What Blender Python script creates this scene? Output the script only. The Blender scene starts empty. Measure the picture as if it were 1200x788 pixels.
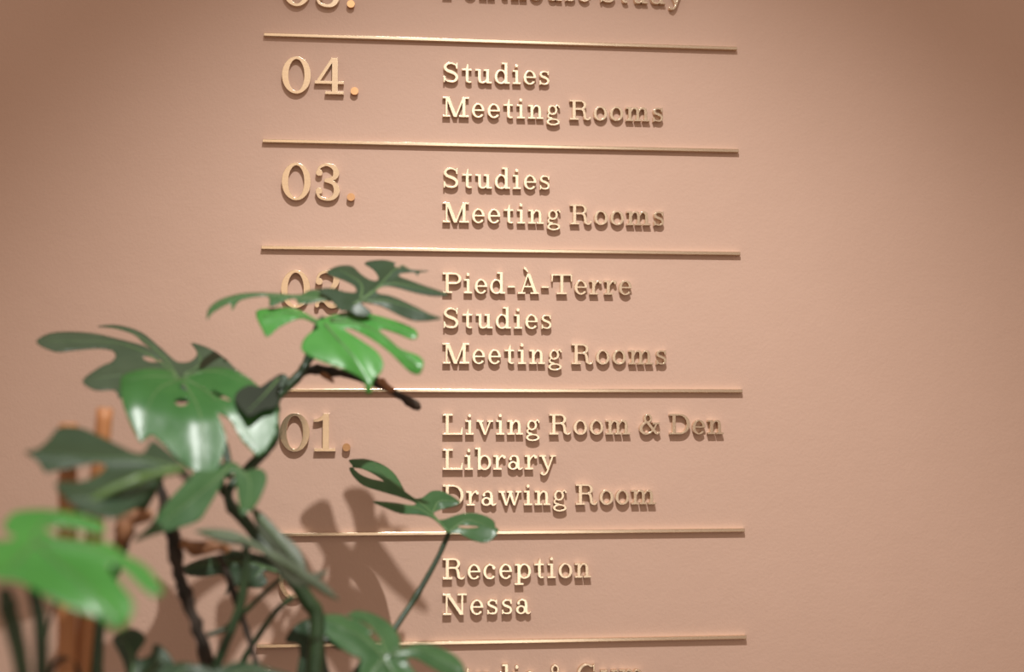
import bpy, bmesh, math, random
from mathutils import Vector, Matrix, noise
from mathutils.geometry import delaunay_2d_cdt
C = bpy.context.scene.collection
SC = bpy.context.scene
rad = math.radians

# ------------------------------------------------------------------ camera
W_PX, H_PX, F_PX = 1200.0, 788.0, 1600.0
CAM = Vector((0.0, -1.6, 1.35))
YAW, PITCH, ROLL = rad(6.299), rad(4.505), rad(-0.156)
cy, sy, cp, sp = math.cos(YAW), math.sin(YAW), math.cos(PITCH), math.sin(PITCH)
FWD = Vector((sy*cp, cy*cp, sp))
R0 = Vector((cy, -sy, 0)); U0 = R0.cross(FWD)
RIGHT = math.cos(ROLL)*R0 + math.sin(ROLL)*U0
UP = -math.sin(ROLL)*R0 + math.cos(ROLL)*U0
cd = bpy.data.cameras.new('camera'); cam = bpy.data.objects.new('camera', cd); C.objects.link(cam)
cam.matrix_world = Matrix(((RIGHT.x, UP.x, -FWD.x, CAM.x), (RIGHT.y, UP.y, -FWD.y, CAM.y),
                           (RIGHT.z, UP.z, -FWD.z, CAM.z), (0, 0, 0, 1)))
cd.sensor_width = 36; cd.lens = 36*F_PX/W_PX; cd.clip_start = 0.05
cd.dof.use_dof = True; cd.dof.focus_distance = 1.63; cd.dof.aperture_fstop = 48/28
SC.camera = cam

# ------------------------------------------------------------------ world, lamps, exposure
w = bpy.data.worlds.new('world'); SC.world = w; w.use_nodes = True
w.node_tree.nodes['Background'].inputs[0].default_value = (1.0, 0.75, 0.60, 1)
w.node_tree.nodes['Background'].inputs[1].default_value = 0.49
SC.view_settings.view_transform = 'Standard'; SC.view_settings.look = 'None'
SC.view_settings.exposure = 0.0; SC.view_settings.gamma = 1; SC.view_settings.use_curve_mapping = False
def aim(o, p): o.rotation_euler = (Vector(p)-o.location).to_track_quat('-Z', 'Y').to_euler()
def spot(loc, target, energy, col, size, blend, r):
    l = bpy.data.lights.new('ceiling_spot', 'SPOT'); o = bpy.data.objects.new('ceiling_spot', l); C.objects.link(o)
    o.location = loc; aim(o, target); l.energy = energy; l.color = col
    l.spot_size = rad(size); l.spot_blend = blend; l.shadow_soft_size = r
spot((0.10, -1.10, 2.55), (0.27, 0, 0.76), 99, (1.0, 0.985, 0.96), 69, 1.0, 0.014)
def area(loc, target, energy, col, sx, sy_):
    l = bpy.data.lights.new('rear_area_light', 'AREA'); o = bpy.data.objects.new('rear_area_light', l); C.objects.link(o)
    o.location = loc; aim(o, target); l.energy = energy; l.color = col
    l.shape = 'RECTANGLE'; l.size = sx; l.size_y = sy_
area((-0.42, -4.6, 1.8), (0.1, 0, 1.5), 5, (1.0, 0.74, 0.47), 0.75, 3.4)  # added warm panel behind the camera, brightens the brass at left
area((0.62, -4.6, 1.8), (0.1, 0, 1.5), 13, (1.0, 0.95, 0.86), 0.55, 3.4)  # unseen window strip, inferred from the bright band on the brass

# ------------------------------------------------------------------ helpers
def P(px, py, wd):
    """point at wd metres in front of the wall on the ray of a photograph pixel"""
    d = FWD*F_PX + RIGHT*(px-W_PX/2) - UP*(py-H_PX/2)
    return CAM + d*((-wd-CAM.y)/d.y)
def mesh_obj(name, verts, faces, mat, parent=None, smooth=False, kind=None):
    me = bpy.data.meshes.new(name); me.from_pydata([tuple(v) for v in verts], [], faces); me.update()
    if smooth: me.polygons.foreach_set('use_smooth', [True]*len(me.polygons))
    me.materials.append(mat)
    return link(name, me, parent, kind)
def link(name, me, parent=None, kind=None):
    o = bpy.data.objects.new(name, me); C.objects.link(o)
    if parent:
        o.parent = parent
        m = Vector((0, 0, 0)); q = parent
        while q: m = m + q.location; q = q.parent
        o.location = -m
    if kind: o['kind'] = kind
    return o
def empty(name, loc):
    o = bpy.data.objects.new(name, None); C.objects.link(o); o.location = loc; o.empty_display_size = 0.02; return o
def tag(o, label, cat=None, group=None):
    o['label'] = label
    if cat: o['category'] = cat
    if group: o['group'] = group
    return o
def box(v0, v1):
    x0, y0, z0 = v0; x1, y1, z1 = v1
    v = [(x0,y0,z0),(x1,y0,z0),(x1,y1,z0),(x0,y1,z0),(x0,y0,z1),(x1,y0,z1),(x1,y1,z1),(x0,y1,z1)]
    return v, [(0,3,2,1),(4,5,6,7),(0,1,5,4),(1,2,6,5),(2,3,7,6),(3,0,4,7)]

# ------------------------------------------------------------------ materials
def mat(name):
    m = bpy.data.materials.new(name); m.use_nodes = True
    return m, m.node_tree.nodes, m.node_tree.links, m.node_tree.nodes['Principled BSDF']
def noise_n(N, L, scale, detail=4, rough=.5, coord=None):
    t = N.new('ShaderNodeTexNoise'); t.inputs['Scale'].default_value = scale
    t.inputs['Detail'].default_value = detail; t.inputs['Roughness'].default_value = rough
    if coord: L.new(coord, t.inputs['Vector'])
    return t
def ramp(N, L, src, stops):
    r = N.new('ShaderNodeValToRGB'); e = r.color_ramp.elements
    e[0].position, e[0].color = stops[0][0], (*stops[0][1], 1); e[1].position, e[1].color = stops[-1][0], (*stops[-1][1], 1)
    for p, c in stops[1:-1]:
        q = e.new(p); q.color = (*c, 1)
    L.new(src, r.inputs[0]); return r
def geo_pos(N): return N.new('ShaderNodeNewGeometry').outputs['Position']

def wall_mat():
    m, N, L, b = mat('terracotta_plaster'); p = geo_pos(N)
    n = noise_n(N, L, 2.2, 5, .6, p)
    r = ramp(N, L, n.outputs['Fac'], [(.3, (.59, .400, .308)), (.7, (.63, .431, .335))])
    L.new(r.outputs[0], b.inputs['Base Color']); b.inputs['Roughness'].default_value = .62
    b.inputs['Specular IOR Level'].default_value = .25
    f = noise_n(N, L, 260, 3, .6, p); g = noise_n(N, L, 38, 3, .55, p)
    ad = N.new('ShaderNodeMath'); ad.operation = 'MULTIPLY_ADD'
    L.new(g.outputs['Fac'], ad.inputs[0]); ad.inputs[1].default_value = 1.6; L.new(f.outputs['Fac'], ad.inputs[2])
    bu = N.new('ShaderNodeBump'); bu.inputs['Strength'].default_value = .22; bu.inputs['Distance'].default_value = .0016
    L.new(ad.outputs[0], bu.inputs['Height']); L.new(bu.outputs[0], b.inputs['Normal'])
    return m
def brass_mat():
    m, N, L, b = mat('brushed_brass'); p = geo_pos(N)
    mp = N.new('ShaderNodeMapping'); mp.inputs['Scale'].default_value = (6, 6, 260); L.new(p, mp.inputs[0])
    n = noise_n(N, L, 6, 3, .6, mp.outputs[0])
    r = ramp(N, L, n.outputs['Fac'], [(.3, (.77, .62, .46)), (.7, (.85, .70, .53))])
    L.new(r.outputs[0], b.inputs['Base Color']); b.inputs['Metallic'].default_value = 1
    b.inputs['Roughness'].default_value = .2
    bv = N.new('ShaderNodeBevel'); bv.samples = 4; bv.inputs['Radius'].default_value = .0007
    L.new(bv.outputs[0], b.inputs['Normal'])
    return m
def leaf_mat(name, dark, light, rough=.33, trans=.25):
    m, N, L, b = mat(name); p = geo_pos(N)
    n = noise_n(N, L, 22, 4, .6, p)
    r = ramp(N, L, n.outputs['Fac'], [(.32, dark), (.72, light)])
    L.new(r.outputs[0], b.inputs['Base Color']); b.inputs['Roughness'].default_value = rough
    b.inputs['Specular IOR Level'].default_value = .55
    n2 = noise_n(N, L, 90, 3, .5, p)
    bu = N.new('ShaderNodeBump'); bu.inputs['Strength'].default_value = .12; bu.inputs['Distance'].default_value = .002
    L.new(n2.outputs['Fac'], bu.inputs['Height']); L.new(bu.outputs[0], b.inputs['Normal'])
    t = N.new('ShaderNodeBsdfTranslucent'); L.new(r.outputs[0], t.inputs[0])
    mx = N.new('ShaderNodeMixShader'); mx.inputs[0].default_value = trans
    L.new(b.outputs[0], mx.inputs[1]); L.new(t.outputs[0], mx.inputs[2])
    L.new(mx.outputs[0], N['Material Output'].inputs[0])
    return m
def simple(name, c0, c1, scale, rough, bump=0.0, stretch=None):
    m, N, L, b = mat(name); p = geo_pos(N)
    if stretch:
        mp = N.new('ShaderNodeMapping'); mp.inputs['Scale'].default_value = stretch; L.new(p, mp.inputs[0]); p = mp.outputs[0]
    n = noise_n(N, L, scale, 5, .6, p)
    r = ramp(N, L, n.outputs['Fac'], [(.35, c0), (.65, c1)])
    L.new(r.outputs[0], b.inputs['Base Color']); b.inputs['Roughness'].default_value = rough
    if bump:
        bu = N.new('ShaderNodeBump'); bu.inputs['Strength'].default_value = bump; bu.inputs['Distance'].default_value = .003
        L.new(n.outputs['Fac'], bu.inputs['Height']); L.new(bu.outputs[0], b.inputs['Normal'])
    return m
WALL = wall_mat(); BRASS = brass_mat()
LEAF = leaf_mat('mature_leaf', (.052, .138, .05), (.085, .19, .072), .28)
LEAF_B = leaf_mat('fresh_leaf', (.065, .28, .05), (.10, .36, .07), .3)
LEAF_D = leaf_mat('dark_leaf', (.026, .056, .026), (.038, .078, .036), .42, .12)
LEAF_G = leaf_mat('dull_leaf_back', (.10, .13, .085), (.13, .16, .11), .5, .12)
LEAF_A = leaf_mat('glossy_leaf', (.040, .16, .038), (.065, .21, .055), .33)
LEAF_U = leaf_mat('grey_green_leaf', (.050, .085, .045), (.075, .115, .065), .38, .15)
DARK_BLOTCH = leaf_mat('blackish_blotch', (.014, .022, .011), (.020, .032, .016), .85, .05)
COPPER = simple('darker_metal_stop', (.55, .31, .15), (.62, .36, .19), 30, .35)
COPPER.node_tree.nodes['Principled BSDF'].inputs['Metallic'].default_value = .9
VEIN = simple('pale_vein', (.10, .19, .07), (.13, .23, .09), 40, .4)
STEM_G = simple('green_stem', (.012, .03, .011), (.03, .068, .024), 30, .4, .2, (1, 1, .4))
STEM_L = simple('light_petiole', (.09, .17, .05), (.12, .21, .065), 30, .38, .1, (1, 1, .4))
STEM_K = simple('dark_woody_stem', (.012, .010, .007), (.055, .035, .022), 60, .7, .8, (1, 1, .5))
SHEATH = simple('dry_brown_sheath', (.20, .085, .035), (.38, .18, .085), 45, .65, .6)
CANE = simple('bamboo', (.36, .145, .05), (.50, .22, .085), 30, .5, .2, (1, 1, .12))
SOILM = simple('potting_soil', (.015, .010, .007), (.05, .032, .02), 80, .9, 1)
CERAM = simple('matt_planter_glaze', (.10, .09, .08), (.12, .11, .10), 5, .6)
FLOORM = simple('oak_floor', (.25, .15, .08), (.36, .23, .13), 6, .5, .1, (1, 12, 1))

# ------------------------------------------------------------------ setting
def wall_mesh():
    v, f = box((-3.0, 0, 0), (3.5, .15, 3.2)); return mesh_obj('wall_back', v, f, WALL, kind='structure')
wall_mesh()
v, f = box((-3.0, -5.0, -.1), (3.5, .15, 0)); mesh_obj('floor', v, f, FLOORM, kind='structure')

# ------------------------------------------------------------------ glyphs (cap height 100)
class G:
    def __init__(s, w): s.w = w; s.q = []
    def R(s, x0, y0, x1, y1): s.q.append([(x0,y0),(x1,y0),(x1,y1),(x0,y1)]); return s
    def L(s, x0, y0, x1, y1, w0, w1=None):
        w1 = w0 if w1 is None else w1
        # horizontal-cut diagonal: widths measured along x
        s.q.append([(x0-w0/2,y0),(x0+w0/2,y0),(x1+w1/2,y1),(x1-w1/2,y1)]); return s
    def A(s, cx, cy_, rx, ry, wx, wy, a0=0, a1=360):
        n = max(6, int(abs(a1-a0)/9))
        pt = []
        for i in range(n+1):
            a = rad(a0+(a1-a0)*i/n); c, d = math.cos(a), math.sin(a)
            pt.append(((cx+rx*c, cy_+ry*d), (cx+(rx-wx)*c, cy_+(ry-wy)*d)))
        for i in range(n): s.q.append([pt[i][0], pt[i+1][0], pt[i+1][1], pt[i][1]])
        return s
    def S(s, pts, ws):
        n = len(pts); out = []
        for i in range(n-1):
            p0, p1, p2, p3 = pts[max(i-1,0)], pts[i], pts[i+1], pts[min(i+2,n-1)]
            for k in range(6):
                t = k/6
                def cr(a, b, c, d): return .5*((2*b)+(-a+c)*t+(2*a-5*b+4*c-d)*t*t+(-a+3*b-3*c+d)*t**3)
                out.append((cr(p0[0],p1[0],p2[0],p3[0]), cr(p0[1],p1[1],p2[1],p3[1]), ws[i]*(1-t)+ws[i+1]*t))
        out.append((pts[-1][0], pts[-1][1], ws[-1]))
        pr = []
        for i, (x, y, w_) in enumerate(out):
            a, b = out[max(i-1,0)], out[min(i+1,len(out)-1)]
            dx, dy = b[0]-a[0], b[1]-a[1]; l = math.hypot(dx, dy) or 1
            nx, ny = -dy/l*w_/2, dx/l*w_/2
            pr.append(((x+nx, y+ny), (x-nx, y-ny)))
        for i in range(len(pr)-1): s.q.append([pr[i][0], pr[i+1][0], pr[i+1][1], pr[i][1]])
        return s
    def D(s, x, y, r):
        s.q.append([(x+r*math.cos(i*math.pi/10), y+r*math.sin(i*math.pi/10)) for i in range(20)]); return s
T_, H_ = 15, 9
def glyphs():
    g = {}
    g['S'] = G(80).S([(69,72),(64,87),(42,96),(20,90),(12,75),(22,60),(42,52),(62,42),(70,26),(60,9),(40,4),(18,10),(10,28)],
                     [7,8,9,12,15,15,16,15,15,12,9,8,7]).R(66,68,74,99).R(4,1,12,32)
    g['s'] = G(55).S([(46,51),(43,62),(29,66.5),(15,63),(9,54),(15,43),(29,37),(42,30),(47,19),(41,7),(27,4),(12,8),(7,20)],
                     [6,7,8,10,12,12,13,12,12,10,8,7,6]).R(44,48,51,70).R(3,0,10,22)
    g['t'] = G(54).R(19.6,16,34.4,71.5).L(26.8,70.7,30.3,93.6,14.2,6.3).R(2,61.2,50,70.1).A(37.7,17.1,18.2,17.3,14.3,8,183,318)
    g['u'] = G(82).R(13,20,28,70).R(0,61,28,70).R(53,0,68,70).R(41,61,68,70).R(53,0,82,9).S([(20.5,22),(24,9),(36,3.5),(48,8),(58,22)],[15,13,9,9,8])
    g['d'] = G(76).A(32,35,32,36.5,14,8).R(49,0,64,106).R(35,97,64,106).R(49,0,76,9)
    g['i'] = G(41).R(13,0,28,70).R(0,61,28,70).R(0,0,41,9).D(20,92,8.5)
    g['e'] = G(63).A(31.5,35,31.5,36.5,14,8,-2,325).R(12,32,62,40)
    g['M'] = G(129).R(14,0,24,99).L(25,99,63,0,19).L(63,0,102,99,10).R(96,0,112,99).R(0,91,33,100).R(0,0,38,9).R(95,91,129,100).R(80,0,129,9)
    def arch(o, x, x2): o.S([(x,46),(x+9,61),(x+20,66),(x2-3,60),(x2,44)],[7,8,9.5,13,15])
    n = G(78).R(12,0,27,70).R(0,61,27,70).R(0,0,38,9).R(51,0,66,46).R(42,0,78,9); arch(n, 24, 58.5); g['n'] = n
    h = G(78).R(12,0,27,106).R(0,97,27,106).R(0,0,38,9).R(51,0,66,46).R(42,0,78,9); arch(h, 24, 58.5); g['h'] = h
    m = G(120).R(12,0,27,70).R(0,61,27,70).R(0,0,37,9).R(52,0,66,46).R(43,0,77,9).R(92,0,107,46).R(83,0,120,9)
    m.S([(24,46),(33,61),(43,66),(56,60),(59,44)],[7,8,9.5,13,14]).S([(63,46),(73,61),(83,66),(96,60),(99.5,44)],[7,8,9.5,13,15]); g['m'] = m
    g['g'] = G(70).A(30,46,25,25,12,8).A(34,-13,33.5,18,12,8).S([(16,29),(8,20),(12,9),(30,5)],[7,8,10,9]).S([(46,62),(55,70),(64,66)],[8,8,9]).D(64,62,5.5)
    g['R'] = G(106).R(14,0,30,100).R(0,91,55,100).R(0,0,46,9).A(55,75,29,25,15,9,-90,90).R(30,50,55,59).S([(55,55),(68,49),(74,32),(77,12),(88,3.5),(98,6),(105,17)],[9,12,15,14,9,8,6])
    g['P'] = G(92).R(14,0,30,100).R(0,91,58,100).R(0,0,46,9).A(58,72,33,28,15,9,-90,90).R(30,44,58,53)
    g['o'] = G(67).A(33.5,35,33.5,36.5,14,8)
    g['-'] = G(38).R(0,30,38,39)
    g['À'] = G(105).L(18,4,51,100,9).L(88,4,54,100,18).R(26,32,78,40).R(0,0,38,9).R(62,0,105,9).S([(36,126),(44,117),(51,106)],[13,11,5]).D(36,127,6.5)
    g['T'] = G(104).R(44,0,60,100).R(0,91,104,100).L(4,62,5,96,6,10).L(100,62,99,96,6,10).R(26,0,78,9)
    g['r'] = G(62).R(12,0,27,70).R(0,61,27,70).R(0,0,42,9).S([(25,44),(32,58),(43,66),(54,65)],[7,8,9,10]).D(54,60,8)
    g['L'] = G(97).R(14,0,30,100).R(0,91,50,100).R(0,0,97,9).L(90,8,94,36,13,6)
    g['v'] = G(82).L(17,66,41,0,17,11).L(41,0,66,66,8,9).R(0,61,34,70).R(52,61,82,70)
    g['w'] = G(112).L(16,66,37,0,16,11).L(37,0,57,66,8,9).L(55,66,76,0,16,11).L(76,0,97,66,8,9).R(0,61,32,70).R(40,61,70,70).R(82,61,112,70)
    g['y'] = G(83).L(17,66,43,0,17,12).S([(66,66),(44,5),(36,-14),(24,-25),(13,-21)],[9,9,9,8,7]).D(13,-18,7).R(0,61,34,70).R(52,61,83,70)
    g['&'] = G(106).A(43,78,20,22,10,8).L(37,64,86,2,17,17).S([(34,60),(16,46),(8,28),(18,9),(38,3),(58,12),(76,34),(84,52)],[10,13,15,13,9,9,9,8]).R(66,49,102,58).S([(80,8),(90,3.5),(103,14)],[10,8,6])
    g['D'] = G(102).R(14,0,30,100).R(0,91,50,100).R(0,0,50,9).A(50,50,51,50,16,9,-90,90)
    g['b'] = G(79).R(13,0,28,106).R(0,97,28,106).A(46,35,32.5,36.5,14,8)
    g['a'] = G(73).A(25,20,25,21,13,8).R(42,14,57,48).S([(49.5,46),(45,61),(31,66.5),(17,62),(10,53)],[15,12,8,8,8]).D(13,51,7.5).S([(49.5,16),(54,5),(63,3.5),(72,12)],[15,11,8,5])
    g['c'] = G(64).A(32,35,32,36.5,14,8,42,322).D(51,53,8.5)
    g['p'] = G(79).R(12,-30,27,70).R(0,61,27,70).R(0,-30,42,-21).A(46,35,32.5,36.5,14,8)
    g['N'] = G(116).R(14,0,24,99).L(24,99,92,0,20).R(88,0,98,100).R(0,91,28,100).R(0,0,42,9).R(70,91,116,100)
    g['G'] = G(104).A(48,50,48,51.5,16,9,50,305).R(76,6,91,46).R(60,38,104,46).S([(52,3),(66,5),(80,14)],[8,9,10]).R(78,64,86,98)
    k = G(77); k.q = [[(x*.74, y) for x, y in q] for q in g['G'].q]; g['ɢ'] = k   # condensed capital for the number column
    g['0'] = G(77).A(38.5,50,38.5,51,17.5,7.5)
    g['1'] = G(58).R(24,0,41,100).S([(0,81),(12,82),(28,90)],[7,8,13]).R(2,0,58,8)
    g['2'] = G(70).D(13,71,9.5).S([(7,75),(15,91),(34,97),(53,89),(58,72),(46,50),(24,30),(8,12)],[6,8,8,13,17,13,9,8]).S([(6,8),(14,20),(27,20),(42,7),(57,8),(67,24)],[11,12,12,14,13,5]).D(8,7,6)
    g['3'] = G(68).S([(7,77),(15,91),(33,97),(51,89),(57,75),(50,61),(26,54)],[5,8,8,13,17,12,7]).S([(26,54),(50,47),(59,28),(51,10),(34,3),(14,9),(5,25)],[7,12,17,13,8,8,6]).D(12,75,9).D(12,26,9)
    g['4'] = G(78).R(46,0,62,100).L(6,30,50,100,11).R(0,28,78,36).R(28,0,78,7.5)
    g['5'] = G(68).R(10,90,60,99).R(10,50,16,99).S([(12,52),(30,61),(50,54),(59,31),(51,10),(34,3),(14,9),(5,25)],[6,8,12,17,13,8,8,6]).D(12,26,9)
    g['.'] = G(21).D(10.5,10.5,10.5)
    return g
GL = glyphs(); CACHE = {}
def glyph_mesh(ch, size, depth):
    key = (ch, size)
    if key in CACHE: return CACHE[key]
    s = size/100; vs, fs = [], []
    for q in GL[ch].q:
        a = sum(q[i][0]*q[(i+1)%len(q)][1]-q[(i+1)%len(q)][0]*q[i][1] for i in range(len(q)))
        if abs(a) < 1e-6: continue
        if a < 0: q = q[::-1]
        fs.append(list(range(len(vs), len(vs)+len(q)))); vs += [Vector(p) for p in q]
    V, E_, F_, _, _, OF = delaunay_2d_cdt(vs, [], fs, 0, 1e-3)
    tris = [f for f, o in zip(F_, OF) if len(o)]
    bm = bmesh.new(); bv = [bm.verts.new((p.x*s, -depth, p.y*s)) for p in V]
    for t in tris:
        try: bm.faces.new([bv[i] for i in t])
        except ValueError: pass
    bm.normal_update()
    for f_ in bm.faces:
        if f_.normal.y > 0: f_.normal_flip()
    edges = [e for e in bm.edges if len(e.link_faces) == 1]; back = {}
    for e in edges:
        for v_ in e.verts:
            if v_ not in back: back[v_] = bm.verts.new((v_.co.x, 0, v_.co.z))
    for e in edges:
        l = e.link_loops[0]; a, b = l.vert, l.link_loop_next.vert
        bm.faces.new([b, a, back[a], back[b]])
    for v_ in [x for x in bm.verts if not x.link_faces]: bm.verts.remove(v_)
    me = bpy.data.meshes.new('letter'); bm.to_mesh(me); bm.free(); me.materials.append(COPPER if ch == '.' else BRASS)
    CACHE[key] = me; return me
CAP, DIG = .0243, .0438
DEPTH = .0075
def line(name, text, px, py, right_px, label, cat, group, size=CAP, gap=13, space=45, dy=0):
    p = P(px, py, 0); loc = Vector((p.x, 0, p.z))
    t = empty(name, loc); tag(t, label, cat, group)
    adv = 0; s = size/100; nat = 0; gaps = 0
    for i, ch in enumerate(text):
        if ch == ' ': nat += space-gap
        else: nat += GL[ch].w; gaps += i < len(text)-1
    if right_px:
        tot = (P(right_px, py, 0).x-p.x)/s; gap = (tot-nat)/max(1, gaps)
    x = 0
    for ch in text:
        if ch == ' ': x += space-13; continue
        if ch == '.': x += 8
        o = bpy.data.objects.new({'.': 'period', '-': 'hyphen', '&': 'ampersand'}.get(ch, 'numeral' if ch.isdigit() else 'letter'), glyph_mesh(ch, size, DEPTH))
        C.objects.link(o); o.parent = t; o.location = (x*s, 0, 0); x += GL[ch].w+gap
    return t
LG = 'raised brass lines of lettering on the wall'
for txt, y, r, lab in [
    ('Penthouse Study', -1.5, 800, 'raised brass lettering cut off by the top of the picture, reading Penthouse Study'),
    ('Studies', 98.2, 643.5, 'raised brass word Studies in the topmost fully visible row of the directory'),
    ('Meeting Rooms', 138.5, 776, 'raised brass lettering Meeting Rooms directly beneath the topmost fully visible Studies'),
    ('Studies', 221.5, 644, 'raised brass word Studies to the right of the numeral 03'),
    ('Meeting Rooms', 262, 777, 'raised brass lettering Meeting Rooms just above the rule over the Pied-À-Terre line'),
    ('Pied-À-Terre', 344.6, 739, 'raised brass hyphenated lettering Pied-À-Terre with an accent, in the 02 row'),
    ('Studies', 385.5, 646, 'raised brass word Studies in the 02 row under the hyphenated line'),
    ('Meeting Rooms', 427, 780, 'raised brass lettering Meeting Rooms lowest in the 02 row'),
    ('Living Room & Den', 510, 846, 'raised brass lettering Living Room & Den, longest line of all'),
    ('Library', 551, 651, 'raised brass word Library beneath the longest line'),
    ('Drawing Room', 593, 767, 'raised brass lettering Drawing Room, its first letter behind a leaf lobe'),
    ('Reception', 679, 691.5, 'raised brass word Reception below the rule under Drawing Room'),
    ('Nessa', 720.5, 621.5, 'raised brass five letter word directly beneath Reception'),
    ('Studio & Gym', 806, 754, 'raised brass lettering at the bottom edge with only its tops showing')]:
    line('wall_lettering', txt, 518.3, y, r, lab, 'lettering', LG)
NG = 'raised brass floor numbers on the wall'
for txt, x, y, lab in [
    ('05.', 331, 8.6, 'large brass numeral cut off by the top of the picture'),
    ('04.', 330.5, 110.8, 'large brass numeral 04 with a full stop, second from the top'),
    ('03.', 330.2, 235.5, 'large brass numeral 03 with a full stop, fully unobstructed'),
    ('02.', 329.4, 361.5, 'large brass numeral 02 crossed by a monstera leaf'),
    ('01.', 328.2, 529.5, 'large brass numeral 01 with a full stop beside the glossy leaf'),
    ('ɢ', 326.8, 701, 'large brass capital in leaf shadow beside the Reception row, mostly hidden')]:
    line('floor_number', txt, x, y, None, lab, 'number', NG, DIG, 10, 30)

RG = 'thin brass rules between the floors'
X0, X1 = -.1164, .4532
for (yl, xl), (yr, xr), lab in [
    ((40.6, 309), (56.5, 862), 'thin brass rule above the 04 row, topmost of all'),
    ((164.6, 309), (177.2, 864), 'thin brass rule between the 04 and 03 rows'),
    ((290.6, 308), (297.0, 866), 'thin brass rule just above the Pied-À-Terre lettering'),
    ((457.6, 305), (458.5, 868), 'thin brass rule between the 02 and 01 rows, behind the broken stem'),
    ((627.3, 303), (621.8, 870), 'thin brass rule above the Reception row crossed by a leaf shadow'),
    ((757.5, 300), (747.8, 873), 'thin brass rule nearest the bottom of the picture')]:
    a, b = P(xl, yl, .006), P(xr, yr, .006); zc = (a.z+b.z)/2; loc = Vector(((X0+X1)/2, 0, zc))
    hw, hh, dp, c = (X1-X0)/2, .0021, .0065, .0005
    pr = [(-hh, 0), (-hh, -dp+c), (-hh+c, -dp), (hh-c, -dp), (hh, -dp+c), (hh, 0)]
    vs = [(sx*hw, y, z) for sx in (-1, 1) for z, y in pr]
    fs = [(i, i+1, 7+i, 6+i) for i in range(5)] + [(5, 4, 3, 2, 1, 0), (6, 7, 8, 9, 10, 11)]
    o = mesh_obj('divider_rule', vs, fs, BRASS); o.location = loc; tag(o, lab, 'rule', RG)

# ------------------------------------------------------------------ plant builders
def catmull(pts, k=4, closed=True):
    n = len(pts); out = []
    for i in range(n if closed else n-1):
        g = (lambda j: pts[j % n]) if closed else (lambda j: pts[min(max(j, 0), n-1)])
        p0, p1, p2, p3 = g(i-1), g(i), g(i+1), g(i+2)
        for q in range(k):
            t = q/k
            out.append(tuple(.5*((2*b)+(-a+c)*t+(2*a-5*b+4*c-d)*t*t+(-a+3*b-3*c+d)*t**3) for a, b, c, d in zip(p0, p1, p2, p3)))
    if not closed: out.append(tuple(pts[-1]))
    return out
def inside(x, y, poly):
    r = False; n = len(poly); j = n-1
    for i in range(n):
        xi, yi = poly[i]; xj, yj = poly[j]
        if (yi > y) != (yj > y) and x < (xj-xi)*(y-yi)/(yj-yi)+xi: r = not r
        j = i
    return r
def seg_dist(x, y, pl):
    best = 1e9
    for (ax, ay), (bx, by) in zip(pl, pl[1:]):
        dx, dy = bx-ax, by-ay; l = dx*dx+dy*dy or 1
        t = min(1, max(0, ((x-ax)*dx+(y-ay)*dy)/l))
        best = min(best, math.hypot(x-ax-t*dx, y-ay-t*dy))
    return best
PLANT = empty('monstera_plant', (-.30, -.42, .95))
tag(PLANT, 'large monstera with split green leaves and woody stems in front of the sign', 'plant')
def crop(s, ox, oy, pts): return [(ox+x/s, oy+y/s) for x, y in pts]
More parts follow.
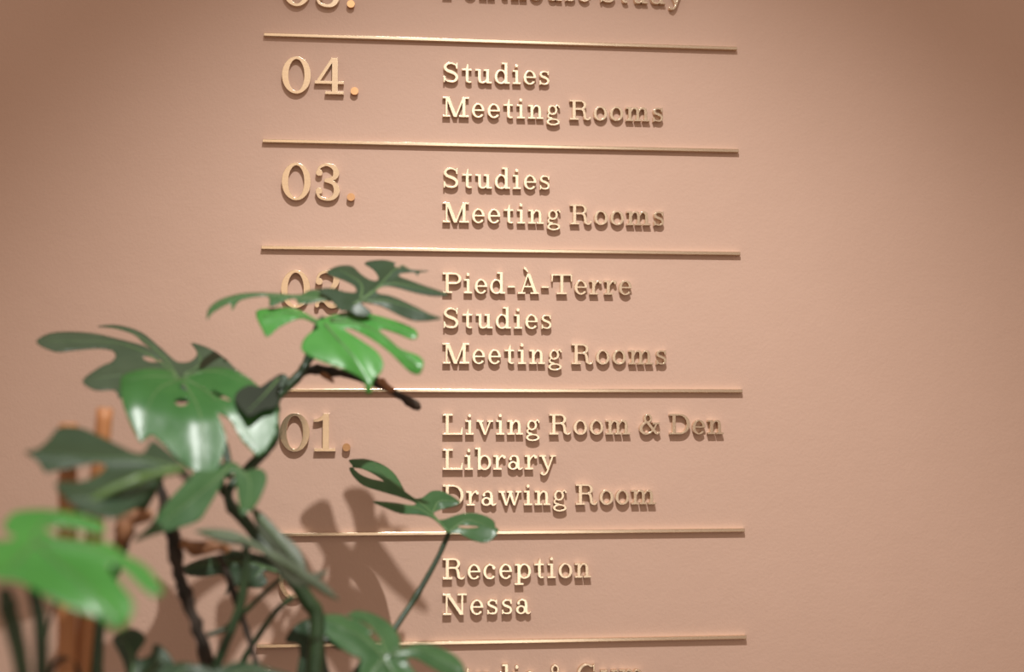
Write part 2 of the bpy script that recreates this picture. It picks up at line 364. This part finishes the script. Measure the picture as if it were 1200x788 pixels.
def leaf(outline, veins, w0, yt, yb, st, sb, xc=0, gx=0, qx=0, holes=(), m=None, crease=.5, step=4.5, label=None, wave=1.0, sh=lambda x: 0):
    """outline/veins in photo pixels; w0: mm from wall at yt; st/sb: depth change (mm per px) at yt and at yb"""
    m = m or LEAF
    def wd(x, y):
        y0_ = y; y = y-sh(x); t = (y-yt)/(yb-yt); h = (yb-yt)
        if t < 0: d = st*(y-yt)
        elif t <= 1: d = h*(st*t+(sb-st)*t*t/2)
        else: d = h*(st+sb)/2+sb*(y-yb)
        y = y0_; d += gx*(x-xc)+qx*(x-xc)**2
        dv = min((seg_dist(x, y, v_) for v_ in veins), default=0)
        d -= crease*min(dv, 14)*(1-min(dv, 14)/40)
        d += wave*2.2*noise.noise(Vector((x*.03, y*.03, w0)))
        return (w0+d)/1000
    loop = catmull(outline, 3); hl = [catmull(h_, 3) for h_ in holes]
    vs = [Vector(p) for p in loop]; ed = [(i, (i+1) % len(loop)) for i in range(len(loop))]
    for h_ in hl:
        b = len(vs); vs += [Vector(p) for p in h_]; ed += [(b+i, b+(i+1) % len(h_)) for i in range(len(h_))]
    xs = [p[0] for p in loop]; ys = [p[1] for p in loop]
    y = min(ys); r_ = 0
    while y < max(ys):
        x = min(xs)+(r_ % 2)*step/2
        while x < max(xs):
            if inside(x, y, loop) and not any(inside(x, y, h_) for h_ in hl): vs.append(Vector((x, y)))
            x += step
        y += step*.87; r_ += 1
    V, _, F_, _, _, _ = delaunay_2d_cdt(vs, ed, [], 0, 1e-3)
    keep = []
    for t in F_:
        cx_ = sum(V[i].x for i in t)/3; cy_ = sum(V[i].y for i in t)/3
        if inside(cx_, cy_, loop) and not any(inside(cx_, cy_, h_) for h_ in hl): keep.append(t)
    pts = [P(p.x, p.y, wd(p.x, p.y)) for p in V]
    o = mesh_obj('leaf', pts, [tuple(t) for t in keep], m, PLANT, smooth=True)
    bm = bmesh.new(); bm.from_mesh(o.data)
    for v_ in [q for q in bm.verts if not q.link_faces]: bm.verts.remove(v_)
    bmesh.ops.recalc_face_normals(bm, faces=bm.faces); bm.to_mesh(o.data); bm.free()
    sd = o.modifiers.new('thickness', 'SOLIDIFY'); sd.thickness = .0006; sd.offset = 0
    if label: o['label'] = label
    # veins: thin raised cords lying on the front of the blade
    allv, allf = [], []
    for v_ in veins:
        c = catmull(v_, 4, False)
        vv, ff = tube_geo([P(x, y, wd(x, y)+.0004) for x, y in c], [max(.0003, .0012*(1-i/len(c))) for i in range(len(c))], 6)
        b = len(allv); allv += vv; allf += [tuple(b+i for i in f_) for f_ in ff]
    if allv: mesh_obj('leaf_vein', allv, allf, VEIN, o, smooth=True)
    return o, wd
def tube_geo(pts, rs, n=12, rough=0, seed=0):
    vs, fs = [], []; ref = None
    for i, p in enumerate(pts):
        a, b = pts[max(i-1, 0)], pts[min(i+1, len(pts)-1)]
        t = (b-a).normalized()
        if ref is None: ref = t.cross(Vector((0, 1, 0.1))).normalized()
        ref = (ref-t*ref.dot(t)).normalized(); bi = t.cross(ref)
        for k in range(n):
            an = 2*math.pi*k/n
            d = ref*math.cos(an)+bi*math.sin(an)
            r = rs[i]*(1+rough*noise.noise((p+d*.01)*110+Vector((seed, 0, 0))))
            vs.append(p+d*r)
    for i in range(len(pts)-1):
        for k in range(n):
            fs.append((i*n+k, i*n+(k+1) % n, (i+1)*n+(k+1) % n, (i+1)*n+k))
    fs.append(tuple(range(n))[::-1]); fs.append(tuple(range((len(pts)-1)*n, len(pts)*n)))
    return vs, fs
def stem(name, pts, m, rough=0, nodes=(), label=None, parent=PLANT, k=6, ground=None):
    """pts: (px, py, mm from wall, radius in px)"""
    c = catmull(pts, k, False); P3 = []; R3 = []
    for x, y, wm, r in c:
        q = P(x, y, wm/1000); P3.append(q); R3.append(r*(q-CAM).dot(FWD)/F_PX)
    if ground is not None:
        e = Vector(ground); s = P3[-1]; r = R3[-1]
        for i in range(1, 9): P3.append(s.lerp(e, i/8)); R3.append(r)
    for nd in nodes:
        i0 = int(nd*(len(P3)-1))
        for j, am in ((-1, 1.12), (0, 1.3), (1, 1.12)):
            if 0 <= i0+j < len(R3): R3[i0+j] *= am
    vs, fs = tube_geo(P3, R3, 14, rough, len(pts))
    o = mesh_obj(name, vs, fs, m, parent, smooth=True)
    if label: o['label'] = label
    return o

# ------------------------------------------------------------------ leaves
c2 = lambda p: crop(3.582, 230, 290, p)
c1 = lambda p: crop(3.582, 0, 360, p)
c3 = lambda p: crop(3.615, 0, 570, p)
c4 = lambda p: crop(3.582, 130, 520, p)
c5 = lambda p: crop(2.941, 300, 520, p)
# leaf over the 02 numeral, rear dark half
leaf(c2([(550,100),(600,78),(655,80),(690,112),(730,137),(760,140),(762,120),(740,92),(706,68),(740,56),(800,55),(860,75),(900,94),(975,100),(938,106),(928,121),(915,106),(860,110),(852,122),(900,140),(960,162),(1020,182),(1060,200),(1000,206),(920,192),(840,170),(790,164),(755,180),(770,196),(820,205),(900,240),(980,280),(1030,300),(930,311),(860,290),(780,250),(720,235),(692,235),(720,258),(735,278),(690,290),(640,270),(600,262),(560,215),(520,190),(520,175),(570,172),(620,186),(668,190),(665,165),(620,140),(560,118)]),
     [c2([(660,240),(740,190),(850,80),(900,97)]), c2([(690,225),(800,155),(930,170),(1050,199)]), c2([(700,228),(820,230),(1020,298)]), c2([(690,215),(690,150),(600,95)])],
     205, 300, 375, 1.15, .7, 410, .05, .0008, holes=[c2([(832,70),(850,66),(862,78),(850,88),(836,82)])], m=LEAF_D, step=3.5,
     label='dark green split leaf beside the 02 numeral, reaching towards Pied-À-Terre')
leaf(c2([(45,305),(50,262),(90,225),(160,200),(240,190),(330,193),(430,200),(470,183),(510,178),(560,186),(610,212),(600,232),(540,226),(480,235),(430,237),(415,215),(370,225),(310,250),(303,208),(240,210),(180,226),(150,266),(143,236),(90,262),(62,282)]),
     [c2([(600,220),(430,215),(250,200),(100,235),(50,290)])], 235, 340, 375, 1.2, 1.0, 330, -.1, 0, m=LEAF, step=3.5,
     label='slender arched leaf lobe crossing the 02 numeral')
leaf(c2([(250,270),(330,255),(400,255),(450,273),(490,295),(520,305),(560,288),(640,272),(720,278),(800,298),(880,325),(925,352),(926,382),(900,386),(850,366),(785,345),(770,352),(810,385),(860,428),(925,452),(955,482),(940,532),(908,530),(880,510),(820,450),(760,402),(700,366),(650,343),(622,345),(690,390),(760,440),(786,490),(772,530),(742,560),(735,612),(712,612),(702,560),(640,522),(560,492),(480,460),(442,430),(450,390),(480,358),(512,338),(480,312),(430,300),(350,335),(300,376),(278,348)]),
     [c2([(540,320),(590,380),(660,460),(725,580)]), c2([(560,310),(700,325),(820,400),(930,500)]), c2([(560,300),(740,300),(910,365)]), c2([(510,315),(400,275),(280,290)])],
     245, 358, 455, 1.0, .25, 400, .05, .0005, m=LEAF_B,
     label='bright green split leaf hanging below the 02 numeral')
# dark leaf with long upper lobes, behind the glossy one
leaf(c1([(152,149),(205,112),(300,104),(400,112),(480,130),(560,150),(612,166),(640,180),(600,150),(560,115),(480,90),(410,82),(475,75),(540,86),(600,110),(650,150),(700,195),(738,228),(768,234),(800,228),(826,204),(822,180),(803,152),(850,162),(900,185),(950,220),(990,260),(1022,282),(1060,312),(1040,350),(960,370),(860,390),(760,400),(660,390),(560,375),(520,372),(500,385),(480,350),(400,350),(346,312),(398,266),(440,242),(466,232),(484,212),(480,192),(460,180),(400,175),(300,184),(230,188)]),
     [c1([(750,300),(640,210),(480,150),(200,145)]), c1([(750,300),(680,205),(560,110),(450,82)]), c1([(750,300),(600,280),(400,300)]), c1([(770,285),(840,240),(830,180)])],
     262, 456, 496, 1.0, .8, 210, -.1, 0, wave=.8, crease=.12, holes=[c1([(600,208),(640,212),(685,228),(640,232),(610,224)])],
     m=LEAF_U, label='grey-green leaf with long upper lobes behind the glossy leaf')
# big glossy leaf
leaf(c1([(512,292),(560,270),(630,258),(700,264),(745,292),(775,296),(830,268),(900,254),(960,260),(1020,284),(1062,312),(1100,345),(1150,385),(1168,440),(1160,520),(1130,590),(1082,628),(1058,604),(1015,560),(985,505),(960,470),(915,448),(935,500),(950,560),(930,640),(905,690),(855,708),(800,682),(740,632),(690,580),(640,540),(622,550),(605,558),(590,570),(562,522),(530,450),(510,385),(504,340)]),
     [c1([(755,305),(650,360),(590,520)]), c1([(765,310),(840,450),(858,680)]), c1([(770,300),(900,380),(1080,590)]), c1([(770,295),(900,270),(1060,330)]), c1([(755,303),(640,290),(530,310)])],
     292, 454, 490, 1.1, .40, 210, -.155, 0, wave=.4, crease=.04, sh=lambda x: 12*math.exp(-((x-228)/26)**2)-8*math.exp(-((x-160)/22)**2), holes=[c1([(735,395),(760,384),(792,392),(778,412),(748,414)]), c1([(885,352),(905,356),(965,388),(958,393),(915,376)])],
     m=LEAF_A, label='large glossy green leaf with pale shine on its drooping tips')
leaf(c1([(985,378),(1010,345),(1050,328),(1090,335),(1130,310),(1182,280),(1176,320),(1160,360),(1172,395),(1150,425),(1110,432),(1075,450),(1045,462),(1020,438),(998,415)]), [c1([(1170,300),(1110,370),(1040,440)])], 297, 454, 490, 1.1, .8, 210, -.155, 0, m=DARK_BLOTCH, crease=0, wave=.4, label='small very dark leaf-shaped piece added over the right lobe of the glossy leaf')  # near-black piece added for the dark blotch on the right lobe
# left dark leaf
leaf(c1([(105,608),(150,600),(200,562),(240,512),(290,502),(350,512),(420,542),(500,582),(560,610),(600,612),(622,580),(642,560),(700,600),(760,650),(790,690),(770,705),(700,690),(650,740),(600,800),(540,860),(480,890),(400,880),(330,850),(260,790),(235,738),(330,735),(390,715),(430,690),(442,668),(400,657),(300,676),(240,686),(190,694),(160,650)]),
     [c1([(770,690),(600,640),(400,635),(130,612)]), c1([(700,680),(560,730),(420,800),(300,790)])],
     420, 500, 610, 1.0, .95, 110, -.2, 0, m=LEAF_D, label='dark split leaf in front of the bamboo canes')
# leaf under glossy leaf
leaf(c4([(500,75),(440,100),(370,110),(330,140),(300,175),(240,240),(190,310),(150,360),(92,412),(180,385),(250,365),(320,345),(375,320),(400,285),(450,200),(480,140),(510,125),(525,160),(532,220),(545,300),(575,290),(610,260),(640,200),(655,150),(645,118),(615,105),(580,112),(560,118),(540,95)]),
     [c4([(500,100),(400,190),(250,310),(120,400)]), c4([(520,100),(580,150),(570,280)])],
     330, 545, 640, .8, .7, 265, -.1, .0006, m=LEAF, label='matt green two-lobed leaf directly beneath the glossy leaf')
# blurred foreground leaf
leaf(c3([(20,155),(60,112),(150,100),(250,104),(335,120),(420,148),(445,185),(425,205),(330,182),(240,172),(190,182),(240,215),(330,225),(400,238),(460,240),(530,290),(620,340),(680,420),(692,452),(655,468),(600,432),(530,362),(478,338),(462,350),(500,400),(560,480),(562,540),(520,602),(470,602),(430,562),(380,545),(300,520),(200,470),(130,432),(60,402),(0,400),(-60,360),(-50,270),(-20,232),(40,228),(60,210),(20,190)]),
     [c3([(150,240),(250,330),(380,440),(500,580)]), c3([(170,235),(350,250),(520,320),(670,450)]), c3([(150,235),(60,330),(0,385)]), c3([(140,220),(220,130),(400,165)])],
     620, 685, 715, .8, .45, 80, -.19, 0, wave=.4, crease=.3, m=LEAF_B, label='bright out-of-focus leaf nearest the camera at lower left')
# small sharp leaf near the wall
leaf(c5([(320,58),(345,54),(385,55),(440,75),(482,110),(515,168),(530,182),(552,190),(575,186),(605,165),(642,165),(680,185),(703,206),(670,220),(630,230),(612,242),(625,262),(650,262),(690,248),(740,239),(790,250),(820,268),(826,290),(836,296),(822,325),(790,342),(750,335),(710,316),(690,310),(664,312),(640,286),(605,257),(560,246),(500,242),(450,224),(402,200),(480,205),(540,214),(548,204),(500,186),(430,165),(370,145),(334,112),(322,84),(345,84),(370,89),(408,107),(440,130),(425,128),(395,122),(362,108),(342,92),(330,74)]),
     [c5([(660,305),(590,225),(490,150),(400,70)]), c5([(640,280),(560,225),(430,205)]), c5([(610,240),(630,200),(690,200)]), c5([(662,308),(730,265),(820,296)])],
     105, 540, 635, .8, .8, 465, .15, 0, holes=[c5([(697,284),(730,283),(770,288),(740,292),(705,291)])], m=LEAF, step=3.2, crease=.35,
     label='small sharp-edged leaf over the first letter of Drawing Room')
# bottom leaf
leaf(c5([(192,597),(250,588),(300,592),(360,615),(400,645),(425,665),(408,640),(360,612),(308,600),(330,582),(355,576),(410,590),(462,622),(494,668),(496,706),(470,712),(520,700),(570,690),(625,700),(685,730),(718,772),(722,830),(650,800),(590,765),(548,742),(520,748),(550,790),(590,850),(560,900),(480,880),(420,860),(370,830),(355,790),(360,745),(330,730),(290,705),(245,665)]),
     [c5([(440,735),(360,665),(220,600)]), c5([(450,730),(420,660),(370,600)]), c5([(460,730),(570,710),(700,780)]), c5([(440,740),(480,800),(540,870)]), c5([(440,740),(400,790),(390,840)])],
     300, 710, 788, .9, .55, 430, .05, .0006, m=LEAF, holes=[c5([(392,655),(420,662),(437,678),(425,688),(405,675)])], label='split leaf at the bottom edge beside the Reception row')
leaf(c5([(100,682),(140,625),(200,605),(245,665),(290,705),(285,712),(240,690),(245,760),(262,830),(200,860),(130,850),(140,790),(150,700)]),
     [c5([(190,850),(200,720),(180,620)])], 270, 700, 788, .6, .2, 350, 0, 0, m=LEAF_D, label='dark shaded leaf behind the bottom split leaf')
# grey drooping leaves in the middle
leaf(c4([(350,368),(410,358),(500,365),(565,390),(630,425),(705,462),(765,500),(835,542),(900,592),(958,655),(935,652),(890,630),(840,602),(780,600),(730,570),(690,520),(640,465),(560,432),(470,420),(385,385)]),
     [c4([(380,372),(560,405),(740,510),(945,652)])], 390, 620, 700, .4, -.1, 290, -.2, 0, m=LEAF_G, label='narrow grey-backed leaf lobe hanging over the floor capital')
leaf(c4([(590,275),(625,285),(670,325),(722,380),(775,425),(805,472),(822,522),(815,545),(850,548),(908,532),(885,562),(850,570),(800,560),(740,520),(690,455),(645,410),(612,345)]),
     [c4([(600,285),(690,390),(810,535)])], 340, 600, 680, .5, .0, 330, .2, 0, m=LEAF_G, label='grey-green twisted lobe above the floor capital')
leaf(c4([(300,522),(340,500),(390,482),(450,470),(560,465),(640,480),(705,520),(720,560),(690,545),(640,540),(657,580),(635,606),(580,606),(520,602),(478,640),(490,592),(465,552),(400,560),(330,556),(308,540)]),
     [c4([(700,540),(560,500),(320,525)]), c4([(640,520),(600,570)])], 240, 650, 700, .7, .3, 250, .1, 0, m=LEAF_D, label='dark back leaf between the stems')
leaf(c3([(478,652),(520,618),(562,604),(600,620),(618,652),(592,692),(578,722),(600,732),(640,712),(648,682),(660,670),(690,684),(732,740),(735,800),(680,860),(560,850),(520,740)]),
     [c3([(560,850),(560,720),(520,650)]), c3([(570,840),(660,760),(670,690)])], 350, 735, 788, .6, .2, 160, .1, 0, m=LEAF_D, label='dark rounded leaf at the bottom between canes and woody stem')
leaf(c3([(900,800),(930,770),(1000,745),(1080,750),(1150,775),(1230,800),(1300,830),(1250,900),(1000,900)]),
     [c3([(920,850),(1050,780),(1200,820)])], 420, 775, 800, .8, .2, 290, 0, 0, m=LEAF_D, label='dark leaf edge along the bottom of the picture')
leaf(c3([(660,800),(700,765),(760,748),(830,755),(880,770),(900,800),(880,880),(700,880)]),
     [c3([(700,850),(800,760)])], 420, 775, 800, .8, .2, 210, 0, 0, m=LEAF_D, label='dark leaf crown at the foot of the woody stem')

# ------------------------------------------------------------------ stems
stem('stem', [(361,415,238,3.5),(356,432,240,4.5),(347,444,242,6),(334,456,246,6),(322,470,252,6.5),(320,492,262,6.5),(322,512,275,6.5),(308,532,285,6.5),(288,552,298,6),(268,575,310,5.5),(272,595,310,6),(288,612,310,7),(305,634,315,7),(328,660,320,8),(345,682,320,8.5),(362,706,320,9.5),(372,728,320,9),(368,800,330,9)], STEM_G, .12, (.06,.25,.55), 'dark green main stem climbing to the upper leaves', ground=(-.16,-.36,.93))
stem('petiole', [(361,415,238,3),(366,398,240,3),(372,380,244,3),(378,373,252,3)], STEM_G)
stem('petiole', [(352,438,241,3),(385,395,236,3),(405,378,226,2.6),(413,362,216,2.2)], STEM_G)
stem('aerial_stem', [(352,438,240,4),(362,434,236,5),(376,435,232,5.5),(400,438,226,4.6),(425,444,220,4.6),(443,450,216,5.2),(458,458,212,4),(476,469,206,4.2),(488,476,202,4.6),(492,480,201,2)], STEM_K, .5, (.2,.55,.8), 'dark broken stem end crossing the brass rule')
stem('dry_sheath', [(440,447,219,3),(449,450,217,5),(457,456,214,4.5),(462,460,211,2)], SHEATH, .5)
stem('dry_sheath', [(376,437,234,3.5),(384,442,232,3.5),(391,448,230,1.5)], SHEATH, .4)
leaf(c2([(255,602),(300,570),(350,535),(375,535),(387,555),(370,585),(330,605),(290,640),(240,690),(200,690),(215,640)]), [], 252, 445, 470, .3, .1, 320, 0, 0, m=LEAF_D, crease=0, label='dark bract at the stem junction')
# woody stem left of centre
stem('woody_stem', [(185,560,330,4),(192,590,330,6),(201,622,330,8),(205,650,330,7.5),(211,680,330,7.5),(220,704,330,6.5),(231,735,330,6.5),(240,762,330,7),(246,800,335,8)], STEM_K, .55, (.15,.35,.5,.65), 'dark knobbly woody stem', ground=(-.20,-.40,.93))
for a in [((211,682),(204,690)), ((218,700),(230,706)), ((214,690),(209,700)), ((222,712),(213,712))]:
    (x0, y0), (x1, y1) = a
    stem('root_nub', [(x0,y0,330,2.2),((x0+x1)/2,(y0+y1)/2,332,1.8),(x1,y1,334,.8)], STEM_K, .3)
stem('dry_sheath', [(212,636,338,5),(225,641,336,8),(240,642,334,8),(256,640,332,7),(268,646,328,4)], SHEATH, .7, (), 'papery brown sheath around the stem')
stem('petiole', [(262,648,316,5),(280,650,315,5),(300,654,315,5),(320,660,315,5)], STEM_G)
stem('petiole', [(288,635,335,4),(288,660,335,5),(285,690,335,5.5),(280,715,335,5.5),(268,745,338,5.5),(252,785,340,6)], STEM_G, .1, ground=(-.19,-.40,.93))
stem('aerial_root', [(256,650,320,3),(266,672,320,4),(276,700,320,4.5),(284,725,322,3.5),(293,752,325,3),(302,782,330,3)], STEM_K, .5, ground=(-.15,-.36,.93))
stem('aerial_root', [(335,674,300,2.2),(318,688,300,2.8),(300,705,300,3),(282,722,300,3),(262,738,305,3),(243,744,310,3)], STEM_G, .2)
stem('aerial_root', [(344,700,290,3),(325,715,290,3.4),(305,742,290,3.6),(285,775,292,3.8),(278,795,292,3.8)], STEM_G, .1, ground=(-.20,-.33,.93))
# petiole of the small sharp leaf
stem('petiole', [(526,624,163,2.6),(523,632,164,3.2),(514,652,170,3.0),(500,678,178,3.2),(482,708,188,3.4),(466,732,200,3.6),(440,775,220,4),(425,800,230,4)], STEM_G, .05, (.45,), 'thin petiole running down from the small sharp leaf', ground=(-.06,-.30,.93))
# left side
stem('petiole', [(92,602,500,5.5),(115,584,500,5.5),(140,571,495,5.5),(158,564,490,5.8),(175,558,480,5.2),(200,553,470,5),(213,551,460,5)], STEM_L, .05, (.55,), 'light green petiole running to the dark left leaf')
stem('petiole', [(213,551,460,5),(216,556,458,5.5),(219,562,456,4)], STEM_K, .3)
stem('woody_stem', [(188,552,380,6),(180,570,378,7),(168,588,376,8),(152,605,375,10),(146,622,375,10),(142,645,375,8),(130,680,380,7.5),(120,705,385,8.5),(114,730,390,9),(112,800,395,9)], STEM_G, .2, (.4,), 'green stem with a brown node left of the bright leaf', ground=(-.31,-.45,.93))
stem('dry_sheath', [(178,602,384,5),(162,606,388,8),(149,612,390,10),(144,630,390,9),(139,646,388,5)], SHEATH, .6, (), 'brown dried node on the left stem')
stem('petiole', [(5,690,560,7),(10,715,558,10),(18,745,556,10),(27,790,556,9)], STEM_G, .15, (.2,), 'thick dark stem at the left edge', ground=(-.37,-.55,.93))
stem('petiole', [(38,690,540,7),(44,712,540,8),(48,740,540,8.5),(49,795,540,8.5)], STEM_G, .05, (), 'thick green stem beside the left edge', ground=(-.35,-.53,.93))
stem('petiole', [(38,692,552,4),(45,675,560,4),(48,655,566,4),(45,640,570,3)], STEM_G)
stem('aerial_root', [(66,705,430,1.6),(58,730,432,1.8),(55,748,434,1.5)], STEM_K, .3)
stem('aerial_root', [(57,795,440,2),(64,778,430,3),(78,772,420,3),(88,780,415,3),(93,800,415,3)], STEM_K, .5)
# more petioles
stem('petiole', [(262,545,330,4),(258,560,322,5),(262,580,315,4)], STEM_G)
stem('petiole', [(212,452,282,3.5),(232,480,285,4),(262,520,292,4.5),(268,560,306,4.5)], STEM_G)
stem('petiole', [(430,770,305,4),(410,800,310,5)], STEM_G, 0, ground=(-.08,-.34,.93))

# ------------------------------------------------------------------ canes and planter
def cane(px, py, wm, r, px2, label):
    a = P(px, py, wm/1000); b = P(px2, 788, (wm+15)/1000); d = (b-a).normalized()
    e = a+d*((.93-a.z)/d.z); rr = r*(a-CAM).dot(FWD)/F_PX
    t = empty('bamboo_cane', e); tag(t, label, 'cane', 'bamboo canes staking the monstera')
    n = 40; pts = [a.lerp(e, i/n) for i in range(n+1)]
    rs = [rr*(1.12 if i % 9 == 5 else 1) for i in range(n+1)]
    vs, fs = tube_geo(pts, rs, 18); 
    mesh_obj('cane_shaft', vs, fs, CANE, t, smooth=False).data.polygons.foreach_set('use_smooth', [len(f_) == 4 for f_ in fs])
    cap = [a+(Vector((math.cos(k), math.sin(k), 0))*rr*.55)-d*.0006 for k in [i*math.pi/8 for i in range(16)]]
    mesh_obj('hollow_end', cap, [tuple(range(16))], SOILM, t)
cane(80, 497, 400, 10.5, 78, 'shorter bamboo cane, left of the pair behind the dark leaf')
cane(123, 479, 385, 9.5, 96, 'taller bamboo cane, right of the pair, top above the dark leaf')
t = empty('planter', (-.22, -.42, 0)); tag(t, 'tall dark planter holding the monstera, below the picture', 'planter')
def planter():
    x0, x1, y0, y1, h, th = -.50, .06, -.66, -.20, .98, .02
    vs = []
    for ix, z in ((0, 0), (0, h), (th, h), (th, .90)):
        vs += [(x0+ix, y0+ix, z), (x1-ix, y0+ix, z), (x1-ix, y1-ix, z), (x0+ix, y1-ix, z)]
    fs = [(3,2,1,0)]+[(4*l+i, 4*l+(i+1) % 4, 4*l+4+(i+1) % 4, 4*l+4+i) for l in range(3) for i in range(4)]
    mesh_obj('planter_shell', vs, fs, CERAM, t)
    g = 14; sv = []; sf = []
    for i in range(g+1):
        for j in range(g+1):
            x = x0+th+(x1-x0-2*th)*i/g; y = y0+th+(y1-y0-2*th)*j/g
            sv.append((x, y, .94+.012*noise.noise(Vector((x*20, y*20, 0)))))
    for i in range(g):
        for j in range(g): sf.append((i*(g+1)+j, (i+1)*(g+1)+j, (i+1)*(g+1)+j+1, i*(g+1)+j+1))
    mesh_obj('soil', sv, sf, SOILM, t, smooth=True)
planter()
